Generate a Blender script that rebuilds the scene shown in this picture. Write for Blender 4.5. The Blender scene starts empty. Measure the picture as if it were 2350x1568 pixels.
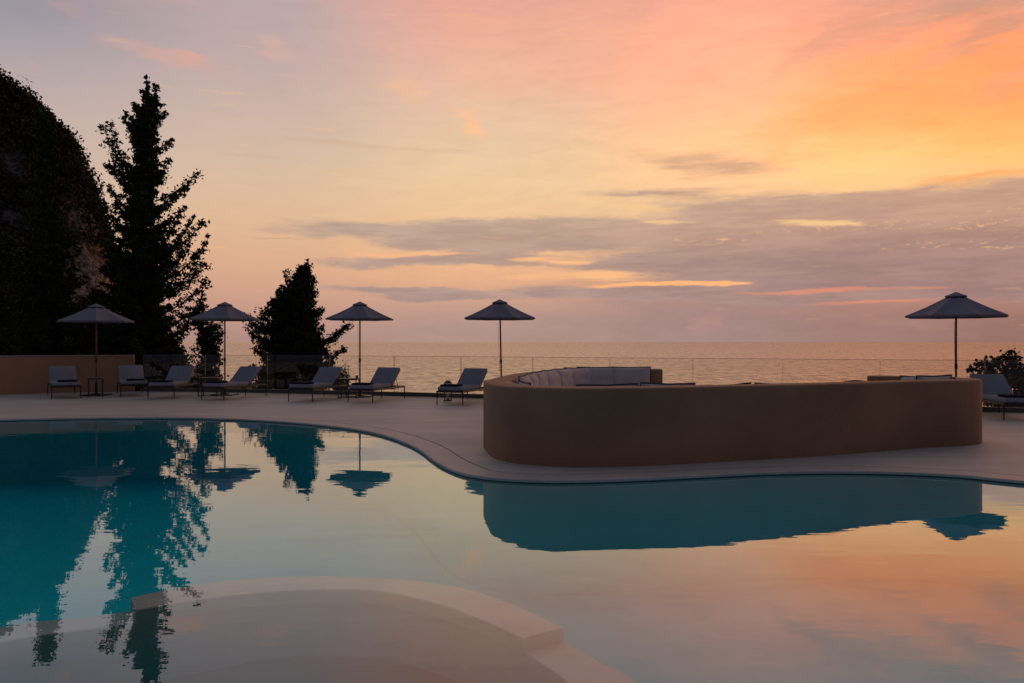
import bpy, bmesh, math, random
import numpy as np
from mathutils import Vector, Matrix
random.seed(7); RNG = np.random.default_rng(11)
SC = bpy.context.scene
COL = SC.collection
R = math.radians
F = 28/36*2350.0      # focal length in picture units, only for reading positions off the ground plane
CX, HY, EYE = 1175.0, 785.0, 1.5

def lin(c):
    return tuple(((v/255)/12.92 if v/255 <= .04045 else ((v/255+.055)/1.055)**2.4) for v in c)
def G(px, py, z=0.0):                     # picture point -> point on the horizontal plane z
    Y = F*(EYE-z)/(py-HY)
    return Vector(((px-CX)/F*Y, Y, z))
def AT(px, py, Y):                        # picture point at a known depth
    return Vector(((px-CX)/F*Y, Y, EYE-(py-HY)/F*Y))

# ---------------------------------------------------------------- tagging
def tag(o, label=None, cat=None, group=None, kind=None):
    if label: o['label'] = label
    if cat: o['category'] = cat
    if group: o['group'] = group
    if kind: o['kind'] = kind
    return o
def empty(name, loc=(0,0,0), rz=0):
    o = bpy.data.objects.new(name, None); COL.objects.link(o)
    o.location = loc; o.rotation_euler = (0,0,rz); o.empty_display_size = .2
    return o
def obj(name, bm, mat, parent=None, smooth=False, ang=40):
    me = bpy.data.meshes.new(name)
    bmesh.ops.recalc_face_normals(bm, faces=bm.faces)
    bm.to_mesh(me); bm.free()
    me.materials.append(mat)
    if smooth:
        me.polygons.foreach_set('use_smooth', [True]*len(me.polygons))
        try: me.set_sharp_from_angle(angle=R(ang))
        except Exception: pass
    o = bpy.data.objects.new(name, me); COL.objects.link(o)
    if parent: o.parent = parent
    return o
def copy_tree(o, parent=None):
    c = o.copy(); COL.objects.link(c)
    c.parent = parent
    for ch in list(o.children): copy_tree(ch, c)
    return c

# ---------------------------------------------------------------- mesh helpers
def rbox(bm, c, s, bev=0.0, rot=None, seg=2):
    r = bmesh.ops.create_cube(bm, size=1.0)
    vs = r['verts']
    bmesh.ops.scale(bm, vec=s, verts=vs)
    if bev > 0:
        es = list({e for v in vs for e in v.link_edges})
        rr = bmesh.ops.bevel(bm, geom=es, offset=bev, segments=seg, affect='EDGES', profile=.5)
        vs = list({v for f in rr['faces'] for v in f.verts} | {v for v in vs if v.is_valid})
    if rot is not None: bmesh.ops.transform(bm, matrix=rot, verts=vs)
    bmesh.ops.translate(bm, vec=Vector(c), verts=vs)
    return vs
def tube(bm, p0, p1, r0, r1=None, n=8, caps=True):
    p0, p1 = Vector(p0), Vector(p1); r1 = r0 if r1 is None else r1
    d = (p1-p0)
    if d.length < 1e-6: return
    q = d.to_track_quat('Z', 'Y').to_matrix()
    a, b = [], []
    for k in range(n):
        t = 2*math.pi*k/n; u = q @ Vector((math.cos(t), math.sin(t), 0))
        a.append(bm.verts.new(p0+u*r0)); b.append(bm.verts.new(p1+u*r1))
    for k in range(n):
        bm.faces.new((a[k], a[(k+1)%n], b[(k+1)%n], b[k]))
    if caps: bm.faces.new(a[::-1]); bm.faces.new(b)
def polytube(bm, pts, r, n=6, closed=False):
    rings = []; N = len(pts); pts = [Vector(p) for p in pts]
    for i in range(N):
        a = pts[(i-1) % N] if (closed or i > 0) else pts[i]
        b = pts[(i+1) % N] if (closed or i < N-1) else pts[i]
        q = (b-a).normalized().to_track_quat('Z', 'Y').to_matrix()
        rr = r[i] if hasattr(r, '__len__') else r
        rings.append([bm.verts.new(pts[i]+q@Vector((math.cos(2*math.pi*k/n)*rr, math.sin(2*math.pi*k/n)*rr, 0))) for k in range(n)])
    for i in range(N if closed else N-1):
        A, B = rings[i], rings[(i+1) % N]
        off = 0
        if closed and i == N-1:
            off = min(range(n), key=lambda o: (A[0].co-B[o].co).length)
        for k in range(n):
            bm.faces.new((A[k], A[(k+1)%n], B[(k+1+off)%n], B[(k+off)%n]))
    if not closed: bm.faces.new(rings[0][::-1]); bm.faces.new(rings[-1])
def lathe(bm, prof, n=20, c=(0,0,0)):
    c = Vector(c); rings = []
    for (r, z) in prof:
        rings.append([bm.verts.new(c+Vector((math.cos(2*math.pi*k/n)*r, math.sin(2*math.pi*k/n)*r, z))) for k in range(n)])
    for A, B in zip(rings, rings[1:]):
        for k in range(n): bm.faces.new((A[k], A[(k+1)%n], B[(k+1)%n], B[k]))
    bm.faces.new(rings[0][::-1]); bm.faces.new(rings[-1])
def catmull(pts, step=.12, closed=False):
    P = [Vector((p[0], p[1])) for p in pts]; n = len(P); out = []
    rng = range(n) if closed else range(n-1)
    for i in rng:
        if closed: a, b, c, d = P[(i-1)%n], P[i], P[(i+1)%n], P[(i+2)%n]
        else: a, b, c, d = P[max(i-1,0)], P[i], P[i+1], P[min(i+2,n-1)]
        k = max(2, int((c-b).length/step))
        for j in range(k):
            t = j/k
            out.append(.5*((2*b)+(c-a)*t+(2*a-5*b+4*c-d)*t*t+(3*b-a-3*c+d)*t**3))
    if not closed: out.append(P[-1])
    return out
def offset(poly, d, closed=True):         # to the left of the direction of travel
    n = len(poly); out = []
    for i in range(n):
        a = poly[(i-1)%n] if (closed or i > 0) else poly[i]
        b = poly[(i+1)%n] if (closed or i < n-1) else poly[i]
        t = (b-a).normalized(); out.append(poly[i]+Vector((-t.y, t.x))*d)
    return out
def area(poly): return .5*sum(poly[i].x*poly[(i+1)%len(poly)].y-poly[(i+1)%len(poly)].x*poly[i].y for i in range(len(poly)))
def fill(bm, loops, z):
    es = []
    for L in loops:
        vs = [bm.verts.new((p.x, p.y, z)) for p in L]
        es += [bm.edges.new((vs[i], vs[(i+1)%len(vs)])) for i in range(len(vs))]
    r = bmesh.ops.triangle_fill(bm, use_beauty=True, edges=es, normal=(0,0,1))
    return [f for f in r['geom'] if isinstance(f, bmesh.types.BMFace)]
def strip(bm, A, B, za, zb, closed=True):
    n = len(A)
    a = [bm.verts.new((p.x, p.y, za)) for p in A]; b = [bm.verts.new((p.x, p.y, zb)) for p in B]
    for i in range(n if closed else n-1):
        bm.faces.new((a[i], a[(i+1)%n], b[(i+1)%n], b[i]))
def sweep(bm, path, profile, closed=False):
    """profile: list of (offset to the left, z); swept along the path, ends capped"""
    offs = {}
    rings = []
    for (d, z) in profile:
        if d not in offs: offs[d] = offset(path, d, closed)
    n = len(path)
    for i in range(n):
        rings.append([bm.verts.new((offs[d][i].x, offs[d][i].y, z)) for (d, z) in profile])
    m = len(profile)
    for i in range(n if closed else n-1):
        A, B = rings[i], rings[(i+1)%n]
        for k in range(m): bm.faces.new((A[k], A[(k+1)%m], B[(k+1)%m], B[k]))
    if not closed: bm.faces.new(rings[0]); bm.faces.new(rings[-1][::-1])

# ---------------------------------------------------------------- materials
class NT:
    def __init__(s, tree): s.t = tree
    def n(s, typ, **kw):
        x = s.t.nodes.new(typ)
        for k, v in kw.items(): setattr(x, k, v)
        return x
    def l(s, a, b): s.t.links.new(a, b)
    def val(s, inp, v):
        if isinstance(v, bpy.types.NodeSocket): s.l(v, inp)
        else: inp.default_value = v
    def m(s, op, a, b=0.0, c=0.0, clamp=False):
        x = s.n('ShaderNodeMath', operation=op); x.use_clamp = clamp
        s.val(x.inputs[0], a); s.val(x.inputs[1], b); s.val(x.inputs[2], c)
        return x.outputs[0]
    def smooth(s, v, a, b, lo=0.0, hi=1.0):
        x = s.n('ShaderNodeMapRange', interpolation_type='SMOOTHSTEP')
        s.val(x.inputs[0], v); x.inputs[1].default_value = a; x.inputs[2].default_value = b
        x.inputs[3].default_value = lo; x.inputs[4].default_value = hi
        return x.outputs[0]
    def mix(s, f, a, b, blend='MIX'):
        x = s.n('ShaderNodeMix', data_type='RGBA', blend_type=blend)
        s.val(x.inputs[0], f); 
        for i, v in ((6, a), (7, b)):
            if isinstance(v, bpy.types.NodeSocket): s.l(v, x.inputs[i])
            else: x.inputs[i].default_value = (*v[:3], 1)
        return x.outputs[2]
    def noise(s, vec, scale, detail=5, rough=.55, dist=0.0):
        x = s.n('ShaderNodeTexNoise'); 
        if vec is not None: s.l(vec, x.inputs['Vector'])
        x.inputs['Scale'].default_value = scale; x.inputs['Detail'].default_value = detail
        x.inputs['Roughness'].default_value = rough; x.inputs['Distortion'].default_value = dist
        return x
    def mapping(s, vec, scale=(1,1,1), rot=(0,0,0), loc=(0,0,0), typ='POINT'):
        x = s.n('ShaderNodeMapping', vector_type=typ)
        s.l(vec, x.inputs['Vector']); x.inputs['Scale'].default_value = scale
        x.inputs['Rotation'].default_value = rot; x.inputs['Location'].default_value = loc
        return x.outputs[0]
def newmat(name):
    m = bpy.data.materials.new(name); m.use_nodes = True
    t = NT(m.node_tree); return m, t, m.node_tree.nodes['Principled BSDF']
def pmat(name, col, rough=.6, var=.25, scale=4.0, bump=.0, bscale=60, metal=0.0, stretch=(1,1,1), spec=.5, col2=None):
    """Principled with noise-driven colour wear and bump"""
    m, t, b = newmat(name)
    tc = t.n('ShaderNodeTexCoord').outputs['Object']
    v = t.mapping(tc, scale=stretch)
    n1 = t.noise(v, scale, 6, .6)
    n2 = t.noise(v, scale*.18, 3, .5)
    f = t.m('ADD', t.m('MULTIPLY', n1.outputs[0], .6), t.m('MULTIPLY', n2.outputs[0], .4))
    f = t.smooth(f, .3, .7)
    c2 = col2 if col2 else tuple(x*(1-var) for x in col)
    c = t.mix(f, tuple(min(1, x*(1+var*.4)) for x in col), c2)
    t.l(c, b.inputs['Base Color'])
    b.inputs['Roughness'].default_value = rough; b.inputs['Metallic'].default_value = metal
    b.inputs['Specular IOR Level'].default_value = spec
    if bump > 0:
        n3 = t.noise(v, bscale, 4, .6)
        bp = t.n('ShaderNodeBump'); bp.inputs['Strength'].default_value = bump; bp.inputs['Distance'].default_value = .01
        t.l(n3.outputs[0], bp.inputs['Height']); t.l(bp.outputs[0], b.inputs['Normal'])
    return m
M = {}
M['deck'] = pmat('deck_microcement', (.58,.54,.475), .55, .22, 1.1, .25, 35, stretch=(.5,1.6,1))
M['coping'] = pmat('coping_stone', (.53,.475,.43), .5, .16, 2.5, .2, 50)
M['slot'] = pmat('slot_drain', (.05,.045,.045), .7, .2, 8)
M['tile'] = pmat('pool_plaster', (.74,.90,.86), .6, .12, 1.2, .15, 30)
M['wshade'] = pmat('waterline_shade', (.03,.10,.11), .4, .3, 12, .2, 80)  # dark teal standing in for the shade under the coping lip
M['tile2'] = pmat('green_mosaic', (.13,.21,.15), .6, .15, 1.5, .15, 30)
M['ledge'] = pmat('ledge_stone', (.86,.60,.50), .6, .14, 3, .2, 40)
M['plaster'] = pmat('tan_render', (.38,.20,.105), .75, .26, 1.1, .7, 30)
M['plaster2'] = pmat('wall_render', (.52,.27,.14), .8, .2, .9, .4, 45)
M['kerb'] = pmat('kerb_stone', (.17,.14,.11), .8, .25, 3, .2, 60)
M['fabric'] = pmat('blue_grey_fabric', (.30,.315,.36), .9, .1, 6, .5, 400, spec=.2)
M['cush'] = pmat('grey_cushion_fabric', (.64,.56,.54), .9, .1, 5, .5, 300, spec=.2)
M['canopy'] = pmat('canopy_canvas', (.215,.22,.275), .85, .12, 3, .4, 200, spec=.2)
M['towel'] = pmat('navy_towel', (.02,.022,.045), .95, .2, 30, .8, 500, spec=.1)
M['metal'] = pmat('dark_bronze_metal', (.035,.028,.024), .42, .3, 20, .05, 200, metal=.3)
M['wood'] = pmat('red_brown_wood', (.20,.07,.035), .5, .35, 8, .2, 60, stretch=(6,6,.6))
M['top'] = pmat('table_teak', (.22,.11,.06), .5, .35, 8, .2, 60, stretch=(.6,6,6))
M['piping'] = pmat('dark_piping', (.03,.025,.03), .8, .2, 30)
M['bark'] = pmat('bark', (.07,.05,.035), .9, .4, 6, .8, 40)
M['leaf'] = pmat('conifer_leaf', (.035,.05,.022), .75, .5, .9, 0, spec=.15, col2=(.018,.028,.012))
M['leaf2'] = pmat('broad_leaf', (.05,.05,.03), .7, .5, 2.0, 0, spec=.2, col2=(.06,.03,.02))
M['scrub'] = pmat('scrub_leaf', (.045,.05,.025), .85, .5, .08, 0, spec=.1, col2=(.05,.035,.018))
M['petal'] = pmat('white_petal', (.75,.72,.66), .8, .1, 4)
M['candle'] = pmat('candle_wax', (.75,.68,.55), .5, .05, 10)
M['red'] = pmat('red_glazed', (.35,.03,.02), .35, .2, 30)

# rock
m, t, b = newmat('cliff_rock')
tc = t.n('ShaderNodeTexCoord').outputs['Object']
n1 = t.noise(tc, .09, 8, .65, .6); n2 = t.noise(tc, .03, 4, .5); n3 = t.noise(tc, 1.1, 8, .75)
c = t.mix(t.smooth(n1.outputs[0], .4, .62), (.14,.12,.10), (.30,.24,.22))
c = t.mix(t.smooth(n2.outputs[0], .5, .58), c, (.42,.21,.07))
c = t.mix(t.smooth(n3.outputs[0], .44, .58), (.03,.028,.02), c)
t.l(c, b.inputs['Base Color']); b.inputs['Roughness'].default_value = .95
bp = t.n('ShaderNodeBump'); bp.inputs['Strength'].default_value = .9; bp.inputs['Distance'].default_value = 1.5
t.l(n1.outputs[0], bp.inputs['Height']); t.l(bp.outputs[0], b.inputs['Normal'])
M['rock'] = m
M['soil'] = pmat('dry_soil', (.06,.05,.035), .95, .5, .4, .5, 10)

# pool water: fresnel mirror over clear, absorbing body
m, t, b = newmat('pool_water'); m.node_tree.nodes.remove(b)
out = m.node_tree.nodes['Material Output']
tc = t.n('ShaderNodeTexCoord').outputs['Object']
v1 = t.mapping(tc, scale=(.55,1.5,1)); v2 = t.mapping(tc, scale=(1.0,2.6,1), rot=(0,0,.35))
a = t.noise(v1, 1.3, 2, .5, .3); c2 = t.noise(v2, 3.2, 2, .5, .4); c3 = t.noise(v2, .35, 2, .5)
h = t.m('ADD', t.m('MULTIPLY', a.outputs[0], 1.0), t.m('MULTIPLY', t.m('MULTIPLY', c2.outputs[0], .24), t.smooth(c3.outputs[0], .35, .62, .25, 1.0)))
bp = t.n('ShaderNodeBump'); bp.inputs['Strength'].default_value = 1.0; bp.inputs['Distance'].default_value = .0019
t.l(h, bp.inputs['Height'])
fr = t.n('ShaderNodeLayerWeight'); fr.inputs['Blend'].default_value = .5; t.l(bp.outputs[0], fr.inputs['Normal'])
ff = t.m('ADD', .03, t.m('MULTIPLY', .97, t.m('POWER', fr.outputs['Facing'], 3.35)), clamp=True)
gl = t.n('ShaderNodeBsdfGlossy'); gl.inputs['Roughness'].default_value = .0; gl.inputs['Color'].default_value = (.87,.95,.98,1)
t.l(bp.outputs[0], gl.inputs['Normal'])
tr = t.n('ShaderNodeBsdfTransparent')
mx = t.n('ShaderNodeMixShader'); t.l(ff, mx.inputs[0]); t.l(tr.outputs[0], mx.inputs[1]); t.l(gl.outputs[0], mx.inputs[2])
t.l(mx.outputs[0], out.inputs['Surface'])
va = t.n('ShaderNodeVolumeAbsorption'); va.inputs['Color'].default_value = (.03,.955,.98,1); va.inputs['Density'].default_value = .65
t.l(va.outputs[0], out.inputs['Volume'])
M['water'] = m

# sea
m, t, b = newmat('sea_water')
tc = t.n('ShaderNodeTexCoord').outputs['Object']
v1 = t.mapping(tc, scale=(.07,.03,1)); v2 = t.mapping(tc, scale=(.012,.02,1), rot=(0,0,.15)); v3 = t.mapping(tc, scale=(.13,.045,1))
a = t.noise(v1, 1.0, 4, .6, .5); c2 = t.noise(v2, 1.0, 4, .6); c3 = t.noise(v3, 1.0, 2, .5)
h = t.m('ADD', t.m('ADD', a.outputs[0], t.m('MULTIPLY', c2.outputs[0], 1.6)), t.m('MULTIPLY', c3.outputs[0], 1.1))
bp = t.n('ShaderNodeBump'); bp.inputs['Strength'].default_value = 1.0; bp.inputs['Distance'].default_value = 3.0
t.l(h, bp.inputs['Height']); 
m.node_tree.nodes.remove(b); out = m.node_tree.nodes['Material Output']
lw = t.n('ShaderNodeLayerWeight'); lw.inputs['Blend'].default_value = .5; t.l(bp.outputs[0], lw.inputs['Normal'])
df = t.n('ShaderNodeBsdfDiffuse'); df.inputs['Color'].default_value = (.05,.04,.03,1)
gl = t.n('ShaderNodeBsdfGlossy'); gl.inputs['Roughness'].default_value = .06; gl.inputs['Color'].default_value = (.96,.91,.82,1); t.l(bp.outputs[0], gl.inputs['Normal'])
mx = t.n('ShaderNodeMixShader'); t.l(t.m('MULTIPLY', t.m('POWER', lw.outputs['Facing'], 1.6), t.smooth(t.m('ADD', t.m('MULTIPLY', c3.outputs[0], .6), t.m('MULTIPLY', a.outputs[0], .4)), .36, .56, .62, 1.0)), mx.inputs[0]); t.l(df.outputs[0], mx.inputs[1]); t.l(gl.outputs[0], mx.inputs[2])  # noise dims the reflection in flecks, painting the darker viewer-facing wave slopes
t.l(mx.outputs[0], out.inputs['Surface'])
M['sea'] = m

# glass
def glassmat(name, tint, rough=.0):
    m, t, b = newmat(name); m.node_tree.nodes.remove(b)
    out = m.node_tree.nodes['Material Output']
    fr = t.n('ShaderNodeFresnel'); fr.inputs['IOR'].default_value = 1.45
    gl = t.n('ShaderNodeBsdfGlossy'); gl.inputs['Roughness'].default_value = rough
    tr = t.n('ShaderNodeBsdfTransparent'); tr.inputs['Color'].default_value = (*tint, 1)
    mx = t.n('ShaderNodeMixShader'); t.l(fr.outputs[0], mx.inputs[0]); t.l(tr.outputs[0], mx.inputs[1]); t.l(gl.outputs[0], mx.inputs[2])
    t.l(mx.outputs[0], out.inputs['Surface']); return m
M['glass'] = glassmat('balustrade_glass', (.965,.975,.95))
M['edge'] = pmat('glass_edge', (.16,.17,.15), .3, .1, 10)

# ---------------------------------------------------------------- sky (world)
W = bpy.data.worlds.new('World'); SC.world = W; W.use_nodes = True
t = NT(W.node_tree); bg = W.node_tree.nodes['Background']
d = t.n('ShaderNodeTexCoord').outputs['Generated']
sp = t.n('ShaderNodeSeparateXYZ'); t.l(d, sp.inputs[0]); dx, dy, dz = sp.outputs
az = t.m('ARCTAN2', dx, dy); el = t.m('ARCSINE', dz)
cb = t.n('ShaderNodeCombineXYZ'); t.l(az, cb.inputs[0]); t.l(el, cb.inputs[1]); AE = cb.outputs[0]
def pa(px): return math.atan((px-CX)/F)
def pe(px, py): return math.atan((HY-py)/math.hypot(F, px-CX))
EM = R(30)
st = [
 (0,   [(785,(150,122,118)),(740,(168,135,128)),(650,(198,154,138)),(540,(214,174,150)),(440,(212,182,162)),(300,(202,180,170)),(180,(186,170,168)),(80,(168,160,168)),(0,(154,148,158))]),
 (600, [(785,(172,138,128)),(740,(190,148,136)),(660,(214,164,138)),(560,(226,180,142)),(450,(224,190,158)),(330,(212,186,166)),(200,(200,176,168)),(100,(192,170,168)),(0,(188,168,168))]),
 (1100,[(785,(176,144,134)),(730,(182,150,138)),(680,(212,164,140)),(620,(244,184,138)),(540,(240,194,148)),(430,(242,205,160)),(320,(232,200,166)),(200,(236,190,164)),(100,(238,180,158)),(0,(226,166,154))]),
 (1650,[(785,(168,138,132)),(730,(166,134,130)),(690,(174,138,130)),(630,(200,150,128)),(540,(238,190,144)),(420,(250,208,157)),(320,(252,200,150)),(220,(250,190,152)),(120,(246,182,152)),(40,(240,176,148)),(0,(234,170,146))]),
 (2000,[(785,(162,126,118)),(730,(162,126,118)),(690,(184,134,120)),(620,(186,140,126)),(520,(225,174,136)),(420,(251,211,150)),(350,(253,202,132)),(270,(253,186,122)),(180,(248,174,122)),(90,(240,166,130)),(0,(216,162,142))]),
 (2350,[(785,(152,114,102)),(730,(160,120,110)),(690,(182,130,116)),(620,(184,138,124)),(520,(222,168,126)),(420,(248,200,138)),(350,(250,195,122)),(270,(246,174,106)),(180,(242,162,108)),(90,(230,158,122)),(0,(206,156,136))]),
]
prev = None
for i, (px, stops) in enumerate(st):
    rp = t.n('ShaderNodeValToRGB'); cr = rp.color_ramp; cr.interpolation = 'EASE' if False else 'B_SPLINE'
    stops = sorted(((pe(px, y)/EM, c) for y, c in stops))
    while len(cr.elements) < len(stops): cr.elements.new(.5)
    for e, (p, c) in zip(cr.elements, stops): e.position = max(0, min(1, p))
    for e, (p, c) in zip(cr.elements, stops): e.color = (*lin(c), 1)
    t.l(t.m('DIVIDE', el, EM, clamp=True), rp.inputs[0])
    col = rp.outputs[0]
    if prev is None: prev = col
    else: prev = t.mix(t.smooth(az, pa(st[i-1][0]), pa(px)), prev, col)
sky = prev
# wind-drawn warp for all cloud shapes
wv = t.mapping(AE, scale=(2.2, 9, 1))
wn = t.noise(wv, 2.6, 7, .62)
wsub = t.n('ShaderNodeVectorMath', operation='SUBTRACT'); t.l(wn.outputs['Color'], wsub.inputs[0]); wsub.inputs[1].default_value = (.5,.5,.5)
def warped(ax, ay):
    x = t.n('ShaderNodeVectorMath', operation='MULTIPLY'); t.l(wsub.outputs[0], x.inputs[0]); x.inputs[1].default_value = (ax, ay, 0)
    y = t.n('ShaderNodeVectorMath', operation='ADD'); t.l(AE, y.inputs[0]); t.l(x.outputs[0], y.inputs[1]); return y.outputs[0]
WA = warped(.26, .040); WB = warped(.10, .10)
def blob(vec, x, y, rx, ry, rot=0, amp=1.0):
    mp = t.mapping(vec, loc=(pa(x), pe(x, y), 0), rot=(0,0,rot), scale=(rx/F, ry/F, 1), typ='TEXTURE')
    g = t.n('ShaderNodeTexGradient', gradient_type='SPHERICAL'); t.l(mp, g.inputs[0])
    return t.m('MULTIPLY', g.outputs['Fac'], amp)
def total(lst, vec):
    s = None
    for bl in lst:
        v = blob(vec, *bl); s = v if s is None else t.m('ADD', s, v)
    return s
# fine streak noise
fn = t.noise(t.mapping(AE, scale=(5, 60, 1)), 2.0, 6, .6).outputs[0]
sn = t.noise(t.mapping(AE, scale=(3, 16, 1)), 3.0, 7, .65).outputs[0]
# (x, y, rx, ry, rot, amp)
dark = [(1000,528,420,34,0,1.3),(1420,535,480,46,0,1.5),(1100,560,300,26,0,1.2),(1000,602,330,20,0,1.4),(1150,590,170,24,0,1.1),
        (1850,600,620,62,0,1.7),(2250,610,520,80,0,1.7),(1500,600,240,26,0,1.0),(1800,640,300,34,0,1.0),
        (900,670,260,14,0,1.4),(1000,685,260,14,0,1.2),(1400,668,440,22,0,1.2),(1750,690,560,22,0,.9),(2250,500,560,70,0,1.6),(1750,470,380,36,0,1.3),
        (1480,440,300,18,0,.6),(2200,450,420,40,0,1.2),(2600,560,600,150,0,1.4),(1900,520,500,50,0,1.3)]
D = total(dark, WA)
D = t.m('ADD', D, t.m('MULTIPLY', t.m('SUBTRACT', sn, .5), 1.0))
Dm = t.smooth(D, .10, .78)
cc = t.mix(t.smooth(el, pe(1700,590), pe(1700,505)), t.mix(t.smooth(az, pa(900), pa(2300)), lin((170,150,145)), lin((168,139,133))), t.mix(t.smooth(az, pa(900), pa(2300)), lin((180,160,150)), lin((196,158,142))))
cc = t.mix(t.smooth(t.m('ADD', t.m('MULTIPLY', sn, .6), t.m('MULTIPLY', fn, .4)), .38, .62), t.mix(1.0, cc, (1.12,1.10,1.06), 'MULTIPLY'), t.mix(1.0, cc, (.84,.82,.86), 'MULTIPLY'))
cc = t.mix(t.smooth(t.m('ADD', D, t.m('MULTIPLY', fn, .6)), .7, 1.9), cc, t.mix(1.0, cc, (.92,.90,.93), 'MULTIPLY'))
# thin wisps
wis = [(1640,385,230,40,-.10,.9),(1560,440,260,16,0,.7),(900,340,420,10,-.03,.4),(500,350,300,8,0,.3),(2250,405,300,14,.03,.8),(640,541,120,5,0,.9)]
Wm = t.smooth(t.m('ADD', total(wis, WA), t.m('MULTIPLY', t.m('SUBTRACT', fn, .55), .9)), .05, .8, 0, .8)
sky = t.mix(Wm, sky, t.mix(t.smooth(az, pa(1800), pa(2100)), lin((205,165,135)), lin((240,166,110))))
# high cirrus tint, diagonal
dg = t.mapping(AE, scale=(2.0, 7, 1), rot=(0,0,-.42))
dn = t.noise(dg, 3.0, 7, .6, .5).outputs[0]
pk = [(1150,60,700,170,-.2,1.0),(1700,110,560,150,.1,.7),(400,0,260,60,-.3,.5),(1350,200,500,70,0,.5)]
Pm = t.smooth(t.m('ADD', total(pk, WB), t.m('MULTIPLY', t.m('SUBTRACT', dn, .5), 1.6)), .1, 1.3, 0, .34)
sky = t.mix(Pm, sky, lin((250,176,142)))
org = [(2150,160,420,130,.35,1.1),(2330,120,220,50,.3,1.2),(1900,250,320,90,.3,.8),(2250,270,300,60,.1,.9)]
Om = t.smooth(t.m('ADD', total(org, WB), t.m('MULTIPLY', t.m('SUBTRACT', dn, .5), 2.6)), .25, 1.4, 0, .5)
sky = t.mix(Om, sky, lin((254,162,100)))
grs = [(2080,40,330,60,.3,1.0),(2200,105,220,26,.38,1.4),(1900,70,260,36,.5,.9),(2340,190,150,60,.3,1.2),(2250,20,300,60,.1,.9),(1850,130,160,30,.3,.6)]
Gm = t.smooth(t.m('ADD', total(grs, WB), t.m('MULTIPLY', t.m('SUBTRACT', dn, .5), 2.2)), .2, 1.4, 0, .42)
sky = t.mix(Gm, sky, lin((200,156,138)))
for (x, y, rx, ry, rot, c, k) in [(1088,278,30,34,.9,(255,196,150),.8),(432,138,34,16,-.4,(238,168,150),.6),(380,130,130,26,-.25,(215,170,158),.6),(930,208,70,22,-.2,(245,190,150),.55),(640,118,60,16,-.2,(222,176,160),.45)]:
    sky = t.mix(t.smooth(blob(WB, x, y, rx*1.3, ry*1.3, rot), .0, .8, 0, k), sky, lin(c))
tex = t.n('ShaderNodeMapRange'); t.l(t.noise(t.mapping(AE, scale=(3, 13, 1), rot=(0,0,-.3)), 4.5, 8, .68, .4).outputs[0], tex.inputs[0]); tex.inputs[1].default_value = .3; tex.inputs[2].default_value = .7; tex.inputs[3].default_value = .93; tex.inputs[4].default_value = 1.05
sky = t.mix(t.smooth(az, pa(300), pa(1500), .35, 1.0), sky, t.mix(1.0, sky, tex.outputs[0], 'MULTIPLY'))
sky = t.mix(t.m('MULTIPLY', Dm, .76), sky, cc)
# glowing gaps
def glow(lst, col, lo, hi, vec, nz, k=1.0, fl=False):
    global sky
    if fl:
        sky = t.mix(t.m('MULTIPLY', t.smooth(total(lst, vec), .0, .6), nz), sky, lin(col)); return
    g = t.smooth(t.m('ADD', total(lst, vec), nz), lo, hi, 0, k)
    sky = t.mix(g, sky, lin(col))
WC = warped(.24, .024)
sn = t.m('ADD', t.m('MULTIPLY', sn, .5), t.m('MULTIPLY', t.m('ADD', t.m('MULTIPLY', t.m('SUBTRACT', fn, .5), 2.2), .5), .5))
fleck = t.noise(t.mapping(AE, scale=(1, 2.6, 1)), 75, 4, .65).outputs[0]
glow([(1600,650,190,9,0,1.6),(1480,652,200,7,0,1.3)], (255,184,126), .15, .75, WC, t.m('MULTIPLY', t.m('SUBTRACT', sn, .5), .6))
glow([(1350,632,240,20,0,1.0),(1260,598,130,12,0,.9)], (252,190,136), .15, .8, WC, t.m('MULTIPLY', t.m('SUBTRACT', sn, .5), 1.2))
glow([(1900,668,260,7,0,1.1),(2000,694,240,6,0,.7)], (226,146,116), .1, .8, WC, t.m('MULTIPLY', t.m('SUBTRACT', sn, .5), .8), .8)
glow([(1530,508,130,8,0,1.2),(1450,478,150,10,0,1.0),(1850,514,110,12,-.05,1.5)], (252,206,144), .2, 1.1, WC, t.m('MULTIPLY', t.m('SUBTRACT', sn, .5), 1.8), .85)
glow([(2050,518,330,16,0,.85),(2260,500,260,26,0,.85),(2280,568,300,14,-.05,.8),(2150,560,300,10,0,.6),(1640,545,130,10,-.05,.75)], (252,196,138), .5, 1.15, WC, t.smooth(t.m('ADD', fleck, t.m('MULTIPLY', t.m('SUBTRACT', sn, .5), .5)), .52, .70, 0, .6), 1, True)
glow([(960,585,200,7,0,.8)], (246,184,138), .1, .7, WC, t.m('MULTIPLY', t.m('SUBTRACT', sn, .5), .6))
# the glowing part of the sky is brighter than the picture can hold (its red clips), which its reflections show
sc_ = t.n('ShaderNodeSeparateColor'); t.l(sky, sc_.inputs[0])
hm = t.m('MULTIPLY', t.m('MULTIPLY', t.smooth(az, pa(1250), pa(1950)), t.smooth(el, pe(1900,470), pe(1900,360))), t.smooth(sc_.outputs[0], .5, .97))
cc2 = t.n('ShaderNodeCombineColor'); t.l(t.m('MULTIPLY', sc_.outputs[0], t.m('ADD', 1.0, t.m('MULTIPLY', hm, .42))), cc2.inputs[0])
t.l(t.m('MULTIPLY', sc_.outputs[1], t.m('ADD', 1.0, t.m('MULTIPLY', hm, .10))), cc2.inputs[1]); t.l(sc_.outputs[2], cc2.inputs[2]); sky = cc2.outputs[0]
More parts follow.
